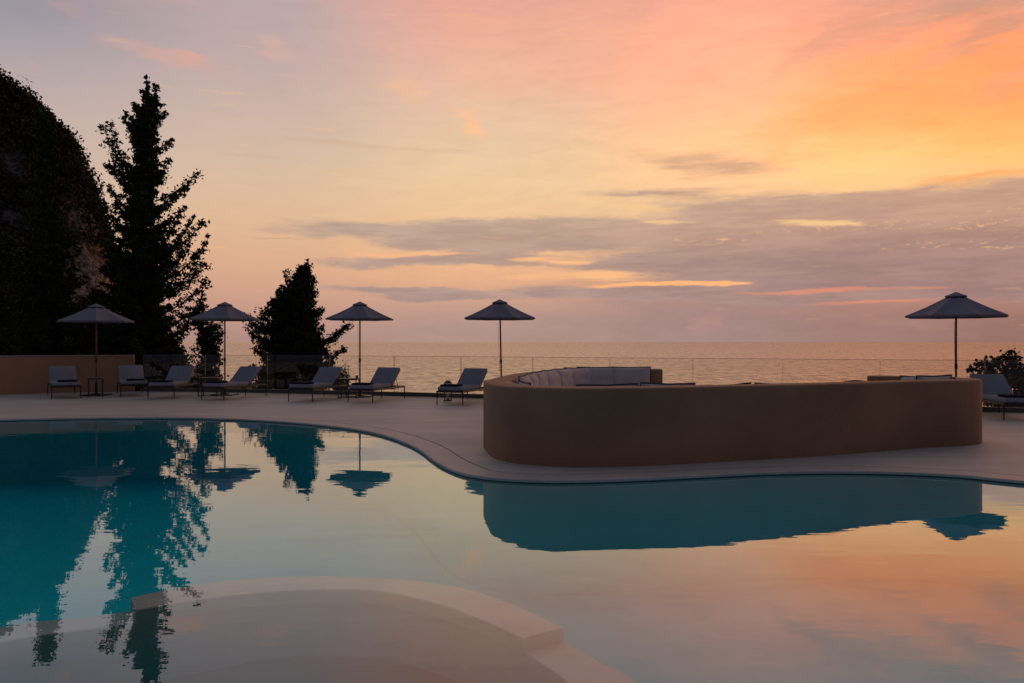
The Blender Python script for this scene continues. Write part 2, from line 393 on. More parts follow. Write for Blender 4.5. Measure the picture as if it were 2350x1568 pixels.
# above and behind the view: high dusk sky, dimmer and bluer, with a share of physical sky
nis = t.n('ShaderNodeTexSky', sky_type='NISHITA'); nis.sun_disc = False
nis.sun_elevation = R(1.0); nis.sun_rotation = R(48); nis.altitude = 30
nsc = t.mix(1.0, nis.outputs[0], (.05,.05,.05), 'MULTIPLY')
zen = t.mix(1.0, nsc, (.21,.215,.26), 'ADD')
sky = t.mix(t.smooth(el, R(22), R(58)), sky, zen)
back = t.mix(1.0, t.mix(1.0, nis.outputs[0], (.03,.03,.03), 'MULTIPLY'), (.052,.058,.098), 'ADD')
sky = t.mix(t.smooth(dy, .62, -.25), sky, back)
sky = t.mix(t.smooth(el, R(-.5), R(-3)), sky, (.03,.025,.02))
t.l(sky, bg.inputs['Color']); bg.inputs['Strength'].default_value = 1.0

sl = bpy.data.lights.new('sun', 'SUN'); sl.energy = .12; sl.angle = R(25); sl.color = (1,.62,.38)
W.cycles.sampling_method = 'MANUAL'; W.cycles.sample_map_resolution = 512
so = bpy.data.objects.new('sun', sl); COL.objects.link(so)
sd = Vector((math.sin(R(48))*math.cos(R(5)), math.cos(R(48))*math.cos(R(5)), math.sin(R(5))))
so.rotation_euler = sd.to_track_quat('Z', 'Y').to_euler(); so.location = (20, 20, 15)

# ---------------------------------------------------------------- camera
cam = bpy.data.cameras.new('camera'); cam.lens = 28; cam.sensor_width = 36; cam.clip_end = 200000; cam.clip_start = .05
co = bpy.data.objects.new('camera', cam); COL.objects.link(co); SC.camera = co
co.location = (0,0,EYE); co.rotation_euler = (R(90), 0, 0); cam.shift_y = (1568/2-HY)/2350*-1
SC.view_settings.view_transform = 'Standard'; SC.view_settings.look = 'None'; SC.view_settings.exposure = 0
SC.cycles.max_bounces = 7; SC.cycles.transparent_max_bounces = 24; SC.cycles.diffuse_bounces = 2; SC.cycles.sample_clamp_indirect = 4

# ---------------------------------------------------------------- pool, deck
edge_px = [(0,963),(200,959),(400,958),(500,960),(600,964),(700,971),(800,982),(870,995),(930,1015),(965,1033),(990,1052),(1020,1070),(1060,1085),(1110,1094),
           (1170,1099),(1250,1102),(1300,1102),(1400,1100),(1500,1096),(1600,1091),(1750,1084),(1900,1081),(2050,1083),(2200,1090),(2350,1104)]
ep = [G(x, y).xy for x, y in edge_px]
ep = [Vector((-12.6,13.2)), Vector((-11.5,14.6))] + ep + [Vector((7.0,7.5)), Vector((8.4,6.0)), Vector((9.0,4.2)), Vector((8,2.2)), Vector((5,1.15)), Vector((0,.95)), Vector((-6,.95)), Vector((-11,2)), Vector((-13.3,5)), Vector((-13.6,10))]
pool = catmull(ep, .14, True)
if area(pool) < 0: pool.reverse()         # counter-clockwise: left = inside
cop_out = offset(pool, -.37); slot_out = offset(pool, -.392)
def dedupe(L):
    out = []
    for p in L:
        if not out or (p-out[-1]).length > .03: out.append(p)
    return out
ZW = -.04
# rail line / deck outer edge
rail_w = [(-11.4,24.35),(-7.55,23.6),(-3.4,22.3),(-1.35,21.5),(.73,20.7),(3.46,19.6),(7.06,18.2),(9.55,17.35),(12.5,16.3),(16,14.6)]
rail = catmull(rail_w, .25)
kerb_in = offset(rail, -.06)
kerb_out = offset(rail, .14)
def wallpath():
    return [Vector((-26,13.5)), Vector((-20,18.2)), Vector((-16.8,20.7)), Vector((-14.7,22.55)), Vector((-13.2,23.5)), Vector((-11.45,24.1))]
outer = [Vector((-34,13)), Vector((-30,20)), Vector((-20,24)), Vector((-14,26))] + kerb_out + [Vector((22,10)), Vector((22,-10)), Vector((-34,-10))]
if area(outer) < 0: outer.reverse()
bm = bmesh.new()
fill(bm, [outer, slot_out], 0.0)
strip(bm, outer, outer, 0, -1.2)
strip(bm, slot_out, slot_out, 0, -.05)
tag(obj('pool_deck', bm, M['deck']), kind='structure')
bm = bmesh.new()
prof = [(-.37,-.002),(-.37,-.05)]
sweep(bm, pool, [(-.03,-.034),(.0,-.03),(.0,-.012),(-.004,-.004),(-.012,0.0),(-.37,0.0),(-.37,-.06),(-.1,-.06)], closed=True)
cp = obj('pool_coping', bm, M['coping']); tag(cp, kind='structure')
bm = bmesh.new()
strip(bm, offset(pool, -.36), offset(pool, -.40), -.03, -.03)
tag(obj('drain_slot', bm, M['slot']), kind='structure')
# basin
bm = bmesh.new()
basin = offset(pool, -.03)
fill(bm, [offset(pool, -.01)], -1.25)
strip(bm, offset(pool, -.02), offset(pool, -.02), -.074, -1.26)
tag(obj('pool_floor', bm, M['tile']), kind='structure')
bm = bmesh.new(); strip(bm, offset(pool, -.016), offset(pool, -.016), -.031, -.075)  # added band: the thin shadow line at the waterline, put into the colour
tag(obj('waterline_shade_band', bm, M['wshade']), kind='structure')
# water body
bm = bmesh.new()
wl = offset(pool, -.06)
fs = fill(bm, [wl], ZW); 
strip(bm, wl, wl, ZW, -1.6); fill(bm, [wl], -1.6)
bmesh.ops.remove_doubles(bm, verts=bm.verts, dist=.0001)
tag(obj('pool_water', bm, M['water']), kind='structure')

# submerged ledge
zu, zl = -.15, -.23
up_o = catmull([G(x,y,zu).xy for x,y in [(300,1372),(400,1350),(550,1330),(740,1322),(900,1328),(1040,1345),(1160,1380),(1293,1440)]], .08)
up_i = catmull([G(x,y,zu).xy for x,y in [(312,1400),(450,1378),(600,1360),(750,1353),(870,1357),(1000,1385),(1100,1420),(1200,1465)]], .08)
def resample(L, n):
    acc = [0]
    for a, b in zip(L, L[1:]): acc.append(acc[-1]+(b-a).length)
    out = []; j = 0
    for i in range(n):
        s = acc[-1]*i/(n-1)
        while j < len(L)-2 and acc[j+1] < s: j += 1
        f = (s-acc[j])/max(1e-9, acc[j+1]-acc[j]); out.append(L[j].lerp(L[j+1], min(1, f)))
    return out
n = 60; A = resample(up_o, n); B = resample(up_i, n)
def band(A, B, z1, z0, bev=.006):
    bm = bmesh.new(); n = len(A); rows = []
    for i in range(n):
        w = (B[i]-A[i]).normalized()*bev
        rows.append([bm.verts.new((*q, z)) for q, z in ((A[i], z0), (A[i], z1-bev), (A[i]+w, z1), (B[i]-w, z1), (B[i], z1-bev), (B[i], z0))])
    for P, Q in zip(rows, rows[1:]):
        for k in range(6): bm.faces.new((P[k], P[(k+1)%6], Q[(k+1)%6], Q[k]))
    bm.faces.new(rows[0]); bm.faces.new(rows[-1][::-1])
    return bm
ledge = empty('submerged_ledge', (0,0,0)); tag(ledge, 'pinkish curved stone ledge lying just under the water in the near pool', 'pool ledge')
obj('upper_ledge', band(A, B, zu, zl-.01), M['ledge'], ledge)
lo_o = [Vector(p) for p in [(-4.6,2.0),(-4.35,3.0),(-3.9,3.95)]] + [G(x,y,zl).xy for x,y in [(0,1440),(150,1421),(300,1403)]] + [Vector((-1.9,5.45)),Vector((-1.35,5.56)),Vector((-.84,5.48)),Vector((-.40,5.3)),Vector((-.04,5.0))] + [G(x,y,zl).xy for x,y in [(1294,1473),(1380,1520),(1467,1568)]] + [Vector((.95,3.3)),Vector((1.05,2.4)),Vector((.95,1.6))]
lo_i = [Vector(p) for p in [(-4.25,2.1),(-4.0,3.0),(-3.55,3.85)]] + [G(x,y,zl).xy for x,y in [(0,1475),(150,1452),(310,1430)]] + [Vector((-1.65,5.31)),Vector((-1.23,5.37)),Vector((-.88,5.33)),Vector((-.48,5.09)),Vector((-.19,4.80))] + [G(x,y,zl).xy for x,y in [(1202,1496),(1255,1532),(1306,1568)]] + [Vector((.55,3.2)),Vector((.68,2.4)),Vector((.6,1.6))]
n = 110; LA = resample(catmull(lo_o, .1), n); LB = resample(catmull(lo_i, .1), n)
obj('lower_ledge', band(LA, LB, zl, -1.24), M['ledge'], ledge)
bm = bmesh.new()
poly = LB + [Vector((.4,1.2)), Vector((-4.2,1.2))]
fill(bm, [poly], -.62)
shf = obj('shallow_pool_floor', bm, M['tile2']); tag(shf, kind='structure')

# ---------------------------------------------------------------- sea + land
bm = bmesh.new()
S = 90000
bmesh.ops.create_grid(bm, x_segments=2, y_segments=2, size=1)
for v in bm.verts: v.co = Vector((v.co.x*S, v.co.y*S+S-600, 0))
sea = obj('sea', bm, M['sea']); sea.location = (0,0,-26); tag(sea, kind='structure')

def sstep(a, b, x):
    u = np.clip((x-a)/(b-a), 0, 1); return u*u*(3-2*u)
from mathutils import noise as mnoise
def fbm(x, y, sc, oct=4):
    v = 0; a = 1; s = sc
    for k in range(oct):
        v += a*mnoise.noise(Vector((x*s, y*s, 3.7*k))); a *= .5; s *= 2
    return v
ridge_px = [(-900,60),(-600,90),(-300,110),(-100,140),(0,165),(40,195),(100,235),(130,275),(170,305),(200,350),(215,410),(240,465),(262,530),(290,610),(330,690),(390,770),(440,830),(520,900)]
rx = np.array([(p[0]-26-CX)/F for p in ridge_px]); rz = np.array([(HY-p[1]-10)/F for p in ridge_px])
def land_z(X, Y):
    # low slope below the terrace, on the left only
    u = X/max(Y, 8)
    e = np.interp(u, rx, rz)
    D0 = 112+14*fbm(X, Y, .02)
    hgt = EYE + e*128
    front = float(sstep(D0-26, D0+16, Y))
    hill = -8 + (hgt+8)*front if hgt > -8 else -8
    hill = hill + front*(2.4*fbm(X, Y, .06, 4))
    if Y > 128: hill = min(hill, EYE+e*128 + 1.5*fbm(X, Y, .06)) 
    low = -1.6 - .16*max(0, Y-24) + .5*fbm(X, Y, .15)
    low = max(low, -9)
    z = max(low, hill) if u < -.36 else low
    # coast
    coast = float(sstep(-.235, -.33, u + .015*fbm(X, Y, .05)))
    near = float(sstep(31, 24, Y - 0*X))
    c = max(coast, 0)
    z = z*c + (-28)*(1-c)
    if Y < 30 and X > -12: 
        k = float(sstep(30, 25, Y)); z = max(z, -28 + k*0)
    return z
bm = bmesh.new()
xs = np.concatenate([np.linspace(-230,-60,86), np.linspace(-58,0,50)])
ys = np.concatenate([np.linspace(14,60,40), np.linspace(62,190,86)])
grid = [[bm.verts.new((x, y, land_z(float(x), float(y)))) for x in xs] for y in ys]
for j in range(len(ys)-1):
    for i in range(len(xs)-1):
        q = (grid[j][i], grid[j][i+1], grid[j+1][i+1], grid[j+1][i])
        if ys[j] < 27 and xs[i] > -30:
            if not (ys[j] > 24.6): continue
        bm.faces.new(q)
for v in [v for v in bm.verts if not v.link_faces]: bm.verts.remove(v)
tag(obj('hill', bm, M['rock'], smooth=True, ang=80), kind='structure')
# slope right under the terrace (carries the balustrade, shrubs)
bm = bmesh.new()
base_a = offset(rail, .12); base_b = offset(rail, 1.6); base_c = offset(rail, 4.5)
strip(bm, base_a, base_b, -1.0, -1.5, False); strip(bm, base_b, base_c, -1.5, -9, False); strip(bm, base_c, offset(rail, 7), -9, -28, False)
bmesh.ops.remove_doubles(bm, verts=bm.verts, dist=.001)
tag(obj('slope_ground', bm, M['soil'], smooth=True), kind='structure')

# ---------------------------------------------------------------- leaves
def leaf_mesh(name, C, S, mat, parent=None, squash=.55, up=None):
    """C (n,3) centres, S (n,) sizes: one small pointed leaf sprig (4 verts, 1 quad) each, freely turned"""
    n = len(C)
    a = RNG.normal(size=(n,3)); a /= np.linalg.norm(a, axis=1)[:,None]
    if up is not None:
        a = a*.8+up; a /= np.linalg.norm(a, axis=1)[:,None]
    b = RNG.normal(size=(n,3)); b -= (b*a).sum(1)[:,None]*a; b /= np.linalg.norm(b, axis=1)[:,None]
    cN = np.cross(a, b)
    s = S[:,None]; w = squash*s*RNG.uniform(.6,1.1,(n,1))
    V = np.stack([C-a*s*.5, C+b*w*.5+cN*s*.08, C+a*s*.5, C-b*w*.5+cN*s*.08], 1).reshape(-1,3)
    me = bpy.data.meshes.new(name)
    me.vertices.add(4*n); me.vertices.foreach_set('co', V.astype(np.float32).ravel())
    me.loops.add(4*n); me.loops.foreach_set('vertex_index', np.arange(4*n, dtype=np.int32))
    me.polygons.add(n); me.polygons.foreach_set('loop_start', np.arange(0,4*n,4, dtype=np.int32))
    me.update(calc_edges=True); me.validate()
    me.materials.append(mat)
    o = bpy.data.objects.new(name, me); COL.objects.link(o)
    if parent: o.parent = parent
    return o
class Tree:
    def __init__(s, leafsize, dens=1.0): s.C = []; s.S = []; s.b = []; s.ls = leafsize; s.dens = dens
    def puff(s, p, r, n, flat=.75):
        n = max(2, int(n*s.dens*1.7))
        q = RNG.normal(size=(n,3))*np.array([1,1,flat])*r*.55+np.array(p)
        s.C.append(q); s.S.append(s.ls*RNG.uniform(.55,1.25,n))
    def branch(s, p0, p1, r0, foliage0, foliage1, start=.2, lift=.1, step=None, nl=14, bare=False):
        p0, p1 = np.array(p0, float), np.array(p1, float)
        L = np.linalg.norm(p1-p0); k = max(3, int(L/(step or max(.12, foliage0*.55))))
        ctrl = (p0+p1)/2+np.array([0,0,-lift*L])+RNG.normal(size=3)*.03*L
        pts = []
        for i in range(k+1):
            u = i/k; p = (1-u)**2*p0+2*u*(1-u)*ctrl+u*u*p1; pts.append(p)
            if u >= start:
                fr = foliage0+(foliage1-foliage0)*(u-start)/(1-start)
                fr *= RNG.uniform(.6,1.25)
                s.puff(p+RNG.normal(size=3)*fr*.35, fr, nl*(.5+fr/max(foliage0,.01)*.6))
        s.b.append((pts, [max(.008, r0*(1-.85*i/k)) for i in range(k+1)]))
    def build(s, name, label, cat, base, leafmat, group=None, trunkpts=None, trunkr=None, squash=.55):
        root = empty(name, base); tag(root, label, cat, group)
        inv = np.array(base)
        C = np.concatenate(s.C)-inv; S = np.concatenate(s.S)
        crown = leaf_mesh('crown', C, S, leafmat, root, squash)
        bm = bmesh.new()
        if trunkpts is not None: polytube(bm, [Vector(p)-Vector(base) for p in trunkpts], trunkr, 9)
        tk = obj('trunk', bm, M['bark'], root, smooth=True)
        bm = bmesh.new()
        for pts, rr in s.b: polytube(bm, [Vector(p)-Vector(base) for p in pts], rr, 4)
        obj('branches', bm, M['bark'], root, smooth=True)
        return root
def prof(tab, y): return float(np.interp(y, [a for a,_ in tab], [b for _,b in tab]))
def silhouette_tree(T, Y, cxf, L, Rr, y0, y1, n, leafr, depthk=.8, rise=.25, nl=12):
    """random limbs whose reach on each side follows the measured half-widths (picture units at depth Y)"""
    for i in range(n):
        u = (i+RNG.uniform())/n; u = u**.8
        py = y0+(y1-y0)*u
        a = RNG.uniform(0, 2*math.pi)
        side = math.cos(a)
        w = (prof(Rr, py) if side > 0 else prof(L, py))
        wd = (prof(Rr, py)+prof(L, py))/2
        reach = abs(side)*w+(1-abs(side))*wd*depthk
        reach *= RNG.uniform(.45,1.0)*Y/F
        c = AT(cxf(py), py, Y)
        tip = c+Vector((math.cos(a)*reach, math.sin(a)*reach, 0))
        st = c+Vector((0,0,-rise*reach-.05))
        T.branch(st, tip, .02+.012*reach, leafr*1.15, leafr*.55, start=.05, lift=.08, nl=nl)
# --- tall conifer
Yt = 27.0
tc = lambda py: float(np.interp(py, [178,240,400,600,900], [337,338,334,322,318]))
T = Tree(.145, 1.35)
Lt = [(178,3),(200,9),(240,26),(300,32),(370,42),(450,48),(520,62),(600,88),(700,105),(800,115),(900,110)]
Rt = [(178,5),(195,16),(215,28),(260,30),(320,36),(400,38),(460,48),(540,66),(620,92),(700,98),(780,110),(900,110)]
silhouette_tree(T, Yt, tc, Lt, Rt, 212, 900, 430, .19, rise=.35, nl=14)
def ex(T, Y, ax, ay, bx, by, f0=.2, f1=.13, lift=.1, dyk=0.0, nl=16, r=.03, start=.2):
    T.branch(AT(ax, ay, Y), AT(bx, by, Y+dyk), r, f0, f1, start=start, lift=lift, nl=nl)
for a in [(336,240,337,180,.12,.06,0),(345,260,362,200,.14,.08,0),(335,300,306,236,.16,.1,.1),(330,300,288,258,.14,.08,.12),(332,340,284,272,.16,.1,.05),
          (330,420,236,292,.34,.16,.22),(330,430,252,284,.3,.16,.25),(325,430,262,350,.3,.2,.1),(330,430,247,378,.22,.12,.12),(330,470,250,385,.2,.1,.1),(328,500,248,432,.2,.12,.12),(328,520,262,470,.2,.12,.05),(325,560,240,478,.22,.14,.08),
          (345,350,397,322,.17,.09,.1),(345,300,375,262,.14,.08,.05),(350,430,386,366,.18,.1,.1),(350,480,446,402,.2,.13,.2),(355,462,420,436,.18,.1,.05),(355,530,424,478,.22,.12,.15),
          (360,600,468,508,.26,.14,.12),(365,590,440,500,.2,.1,.18),(380,680,478,546,.3,.13,.15),(370,650,458,580,.26,.15,.1),(370,690,470,606,.28,.16,.1),(375,720,472,650,.26,.14,.1),(370,640,430,560,.24,.14,.1),
          (375,790,470,690,.26,.12,.12),(370,560,404,520,.2,.14,.05)]:
    ex(T, Yt, *a, dyk=RNG.uniform(-.6,.6))
base = AT(318, 905, Yt); base.z = -2.6
tp = [AT(tc(y), y, Yt) for y in (185,300,450,600,750,900)][::-1]; tp = [Vector((tp[0].x, Yt, -2.6))]+tp
T.build('conifer', 'tallest dark ragged conifer with a narrow twin pointed top, behind the glass balustrade', 'tree', base, M['leaf'], 'dark conifers beyond the terrace', tp, [.3,.27,.23,.19,.14,.09,.02])
# --- conifer against the hill
Y2 = 26.6
T = Tree(.16); t2 = lambda py: float(np.interp(py, [250,900],[104,118]))
w2 = [(250,3),(300,14),(380,26),(460,44),(560,70),(700,105),(820,125),(900,125)]
silhouette_tree(T, Y2, t2, w2, w2, 252, 900, 300, .24, rise=.35, nl=12)
base = AT(118, 905, Y2); base.z = -2.6
tp = [Vector((base.x, Y2, -2.6))]+[AT(t2(y), y, Y2) for y in (900,750,600,450,260)]
T.build('conifer', 'black conifer standing in front of the rocky hill, behind the leftmost parasol', 'tree', base, M['leaf'], 'dark conifers beyond the terrace', tp, [.28,.25,.2,.15,.1,.02])
# --- bushy tree at the left frame edge
Y3 = 31
T = Tree(.18); t3 = lambda py: 0.0
w3 = [(520,10),(560,40),(620,80),(700,110),(800,130),(900,130)]
silhouette_tree(T, Y3, t3, w3, w3, 530, 900, 190, .32, rise=.3, nl=14)
base = AT(0, 905, Y3); base.z = -3
T.build('broad_tree', 'low rounded black tree at the left edge of the picture, above the rendered wall', 'tree', base, M['leaf'], None, [Vector((base.x,Y3,-3)), AT(0,800,Y3), AT(0,560,Y3)], [.25,.2,.03])
# --- tree between
Y4 = 29
T = Tree(.17); t4 = lambda py: 222.0
w4 = [(660,6),(690,24),(730,55),(800,80),(900,85)]
silhouette_tree(T, Y4, t4, w4, w4, 665, 900, 170, .28, rise=.3, nl=14)
base = AT(222, 905, Y4); base.z = -3
T.build('broad_tree', 'dark filler tree wedged between the two tall conifers, right of the leftmost parasol', 'tree', base, M['leaf'], None, [Vector((base.x,Y4,-3)), AT(222,800,Y4), AT(222,690,Y4)], [.22,.18,.03])
# --- slender shrubby tree right of the tall conifer
Y5 = 26
T = Tree(.13); t5 = lambda py: float(np.interp(py,[650,720,760,900],[464,455,470,488]))
w5 = [(655,6),(690,14),(720,30),(760,34),(830,30),(900,24)]
silhouette_tree(T, Y5, t5, w5, w5, 700, 900, 120, .15, rise=.3, nl=10)
for a in [(455,760,464,662,.13,.07,.0),(480,860,508,742,.16,.12,.0),(485,880,500,800,.2,.14,.0),(450,790,500,756,.16,.1,.1),(430,760,420,720,.16,.1,.0),(400,740,446,712,.2,.1,.1),(470,880,440,810,.2,.12,.0)]:
    ex(T, Y5, *a, nl=11)
base = AT(478, 905, Y5); base.z = -2.6
T.build('slender_tree', 'thin see-through young tree with loose sprays, just left of the second parasol pole', 'tree', base, M['leaf'], None, [Vector((base.x,Y5,-2.6)), AT(476,860,Y5), AT(466,760,Y5), AT(464,670,Y5)], [.08,.06,.04,.01])
# --- small conifer in the middle
Y6 = 34
T = Tree(.15, 1.35); t6 = lambda py: float(np.interp(py,[600,660,760,900],[700,688,680,668]))
L6 = [(600,3),(640,22),(670,44),(700,78),(740,108),(790,100),(830,84),(880,84),(930,80)]
R6 = [(600,4),(640,22),(680,34),(710,48),(760,66),(800,76),(830,88),(880,82),(930,70)]
silhouette_tree(T, Y6, t6, L6, R6, 612, 930, 600, .23, rise=.3, nl=14)
for a in [(694,650,706,598,.13,.07,0),(690,700,657,628,.18,.12,.1),(690,690,640,668,.16,.1,.1),(700,690,722,640,.16,.1,.05),(700,700,722,668,.16,.12,.1),(690,740,622,702,.2,.14,.05),
          (660,800,562,722,.34,.16,.12),(650,790,598,708,.28,.2,.1),(650,830,566,756,.26,.16,.1),(650,850,585,800,.24,.15,.1),(700,800,800,744,.24,.16,.14),(720,800,792,752,.2,.12,.1),(720,850,790,798,.2,.14,.08),(700,880,760,840,.2,.14,.05),
          (650,890,578,838,.2,.14,.05),(700,740,742,712,.2,.14,.05),(720,900,792,862,.26,.2,.05)]:
    ex(T, Y6, *a, nl=15, dyk=RNG.uniform(-.5,.5))
base = AT(670, 925, Y6); base.z = -4.2
tp = [Vector((base.x, Y6, -4.2))]+[AT(t6(y), y, Y6) for y in (900,800,700,610)]
T.build('conifer', 'squat dark conifer with one long upturned limb, between the second and third parasols', 'tree', base, M['leaf'], 'dark conifers beyond the terrace', tp, [.22,.18,.13,.08,.02])
# --- broadleaf bush far right
Y7 = 19.2
T = Tree(.12, 2.2); T2 = []
for (ax, ay, bx, by) in [(2300,930,2225,850),(2300,930,2240,835),(2300,920,2262,830),(2300,920,2283,826),(2310,920,2300,820),(2310,920,2322,818),(2310,920,2335,828),(2320,920,2350,845),(2300,920,2310,840),(2280,920,2250,862),(2320,920,2365,860),(2330,920,2390,850),(2300,915,2270,855),(2315,915,2330,858),(2300,910,2345,880),(2290,915,2240,885),(2340,915,2400,880),(2330,915,2420,870)]:
    T.branch(AT(ax, ay, Y7), AT(bx, by, Y7+RNG.uniform(-.5,.5)), .018, .13, .13, start=.55, lift=.05, nl=8, step=.16)
T.branch(AT(2340,920,Y7), AT(2360,880,Y7), .02, .3,.3, start=.0, nl=40); T.branch(AT(2280,930,Y7), AT(2400,900,Y7), .02, .3,.3, start=.0, nl=30)
base = AT(2310, 940, Y7); base.z = -1.6
T.build('leafy_bush', 'rounded broadleaf bush with reddish leaf tips, behind the far right lounger', 'bush', base, M['leaf2'], None, [Vector((base.x,Y7,-1.6)), AT(2310,925,Y7), AT(2312,900,Y7)], [.07,.06,.03], squash=.8)
# --- low white-flowered shrubs just beyond the balustrade
def shrub(px, Y, wpx, ytop, label):
    T = Tree(.10); c = AT(px, 905, Y)
    flowers = []
    for k in range(46):
        a = RNG.uniform(0, 2*math.pi); rr = RNG.uniform(.1,1)*wpx*Y/F; hz = AT(px, ytop, Y).z
        tip = Vector((c.x+math.cos(a)*rr, Y+math.sin(a)*rr*.6, hz-RNG.uniform(0,.55)*(hz+1.2)))
        T.branch((c.x, Y, -1.0), tip, .012, .13, .12, start=.45, lift=.0, nl=9, step=.16)
        if RNG.uniform() < .3: flowers.append(np.array(tip)+RNG.normal(size=(3,3))*.05+np.array([0,-.12,.03]))
    root = T.build('flowering_shrub', label, 'shrub', (c.x, Y, -1.3), M['leaf'], 'low shrubs behind the glass balustrade', [Vector((c.x,Y,-1.35)), Vector((c.x,Y,-.8))], [.05,.03])
    if flowers:
        fl = np.concatenate(flowers)-np.array([c.x, Y, -1.3])
        o = leaf_mesh('blossoms', fl, np.full(len(fl), .06), M['petal'], root, .9)
shrub(360, 25.6, 48, 852, 'dark flowering shrub behind the glass, nearest the end of the rendered wall')
shrub(436, 25.4, 40, 866, 'low dark shrub behind the third lounger from the left')
shrub(545, 25.0, 30, 872, 'small shrub right of the second parasol pole, behind the glass')
shrub(612, 24.8, 42, 866, 'white-speckled shrub below the left side of the squat conifer')
shrub(700, 24.5, 44, 860, 'dark shrub with white blossoms directly behind the fifth lounger')
shrub(783, 24.0, 15, 846, 'narrow upright shrub right beside the raised backrest of the fifth lounger')

# --- scrub and trees covering the hill: reads as one mass
Cs, Ss = [], []
random.seed(3)
bare = [(30,360,38,40),(150,470,22,20),(165,500,20,16),(190,560,26,22),(205,590,16,22),(180,600,30,16),(150,520,16,20),(10,480,20,22),(215,630,14,20),(60,660,24,10),(185,710,20,18),(50,380,26,16)]
cnt = 0
for k in range(5200):
    u = RNG.uniform(-1.0, -.42); Y = RNG.uniform(86, 150); X = u*Y
    z = land_z(X, Y)
    if z < -9: continue
    px = CX+u*F; py = HY-(z+1.2-EYE)/Y*F
    if any(((px-a)/w/1.15)**2+((py-b_)/h_/1.15)**2 < 1 for a, b_, w, h_ in bare): continue
    r = RNG.uniform(.9, 2.3)
    if mnoise.noise(Vector((X*.05, z*.05, 1))) > .42: continue
    nn = int(34*r)
    q = RNG.normal(size=(nn,3)); q /= np.linalg.norm(q, axis=1)[:,None]
    q = q*r*RNG.uniform(.55,1.05,(nn,1))*np.array([1,1,.8])+np.array([X, Y, z+r*.4])
    Cs.append(q); Ss.append(RNG.uniform(.35,.8,nn)); cnt += 1
for k in range(70):       # larger crowns that make the bumpy skyline
    px = RNG.uniform(-120, 262)
    u = (px-CX)/F; Y = 128.0; e = float(np.interp(u, rx, rz)); X = u*Y; r = RNG.uniform(1.2, 3.8)
    z = EYE+e*Y+RNG.uniform(-3.4,-.4)
    nn = int(150*r); q = RNG.normal(size=(nn,3)); q /= np.linalg.norm(q, axis=1)[:,None]
    q = q*r*RNG.uniform(.3,1.05,(nn,1))+np.array([X, Y, z])
    Cs.append(q); Ss.append(RNG.uniform(.3,.6,nn))
hs = leaf_mesh('hillside_scrub', np.concatenate(Cs), np.concatenate(Ss), M['scrub'], None, .8)
tag(hs, 'dark mass of scrub and small trees covering the steep rocky hill', 'scrub', kind='stuff')

# ---------------------------------------------------------------- kerb, rendered wall, balustrade
bm = bmesh.new()
sweep(bm, kerb_in, [(0,-.3),(0,.088),(-.0,.1),(.2,.1),(.2,-.3)][::1])
tag(obj('kerb_wall', bm, M['kerb']), 'low dark stone kerb that carries the glass balustrade along the terrace edge', 'kerb')
wp = catmull(wallpath(), .4)
bm = bmesh.new()
sweep(bm, wp, [(0,-.3),(0,1.07),(.012,1.085),(.188,1.085),(.2,1.07),(.2,-.3)])
w = empty('rendered_wall', (wp[-1].x, wp[-1].y, 0)); tag(w, 'plain tan rendered boundary wall behind the two leftmost loungers', 'wall')
o = obj('wall_face', bm, M['plaster2'], w); o.location = (-wp[-1].x, -wp[-1].y, 0)
bm = bmesh.new()
sweep(bm, wp, [(-.012,1.0855),(-.012,1.105),(.212,1.105),(.212,1.0855)])
o = obj('wall_cap', bm, M['coping'], w); o.location = (-wp[-1].x, -wp[-1].y, 0)
# balustrade panels, 2 m long
acc = [0]
for a, b_ in zip(rail, rail[1:]): acc.append(acc[-1]+(b_-a).length)
def at_s(s):
    j = int(np.searchsorted(acc, s))-1; j = max(0, min(j, len(rail)-2))
    f = (s-acc[j])/(acc[j+1]-acc[j]); return rail[j].lerp(rail[j+1], f)
bal = empty('glass_balustrade', (rail[0].x, rail[0].y, 0)); tag(bal, 'frameless clear glass balustrade running along the sea edge of the terrace', 'balustrade')
s = .15; L_ = 2.06
while s+L_ < acc[-1]:
    a, b_ = at_s(s), at_s(s+L_-.014)
    mid = (a+b_)/2; dr = (b_-a); ang = math.atan2(dr.y, dr.x)
    bm = bmesh.new(); rbox(bm, (0,0,0), (dr.length, .012, 1.0))
    o = obj('glass_panel', bm, M['glass'], bal); o.location = (mid.x-rail[0].x, mid.y-rail[0].y, .60); o.rotation_euler = (0,0,ang)
    bm = bmesh.new(); rbox(bm, (0,0,.504), (dr.length, .014, .008)); rbox(bm, (dr.length/2-.0015,0,0), (.003,.015,1.0)); rbox(bm, (-dr.length/2+.0015,0,0), (.003,.015,1.0))
    e = obj('polished_edge', bm, M['edge'], o)
    s += L_

# ---------------------------------------------------------------- curved seating wall
so_px = [(1110,1022),(1113,1032),(1130,1050),(1170,1062),(1250,1070),(1330,1073),(1500,1069),(1700,1058),(1900,1046),(2100,1030)]
outp = [Vector(p) for p in [(3.06,16.5),(2.5,16.52),(1.95,16.52),(1.4,16.42),(.85,15.95),(.38,15.0),(.0,13.8),(-.2,12.8),(-.34,11.9)]]
outp += [G(x, y).xy for x, y in so_px] + [Vector(p) for p in [(6.58,11.52),(6.97,11.82),(7.12,12.2),(6.93,12.62),(6.52,12.97),(5.98,13.3)]]
path = catmull(outp, .12)                 # travels counter-clockwise: left = inside
TH = .40; H = .945
seat = empty('curved_seating_wall', (2.8, 12.5, 0)); tag(seat, 'big tan rendered curved wall wrapping a sunken seating area beside the pool', 'wall')
def put(name, bm, mat, smooth=True, ang=50):
    o = obj(name, bm, mat, seat, smooth, ang); o.location = (-2.8,-12.5,0); return o
rr_ = .035
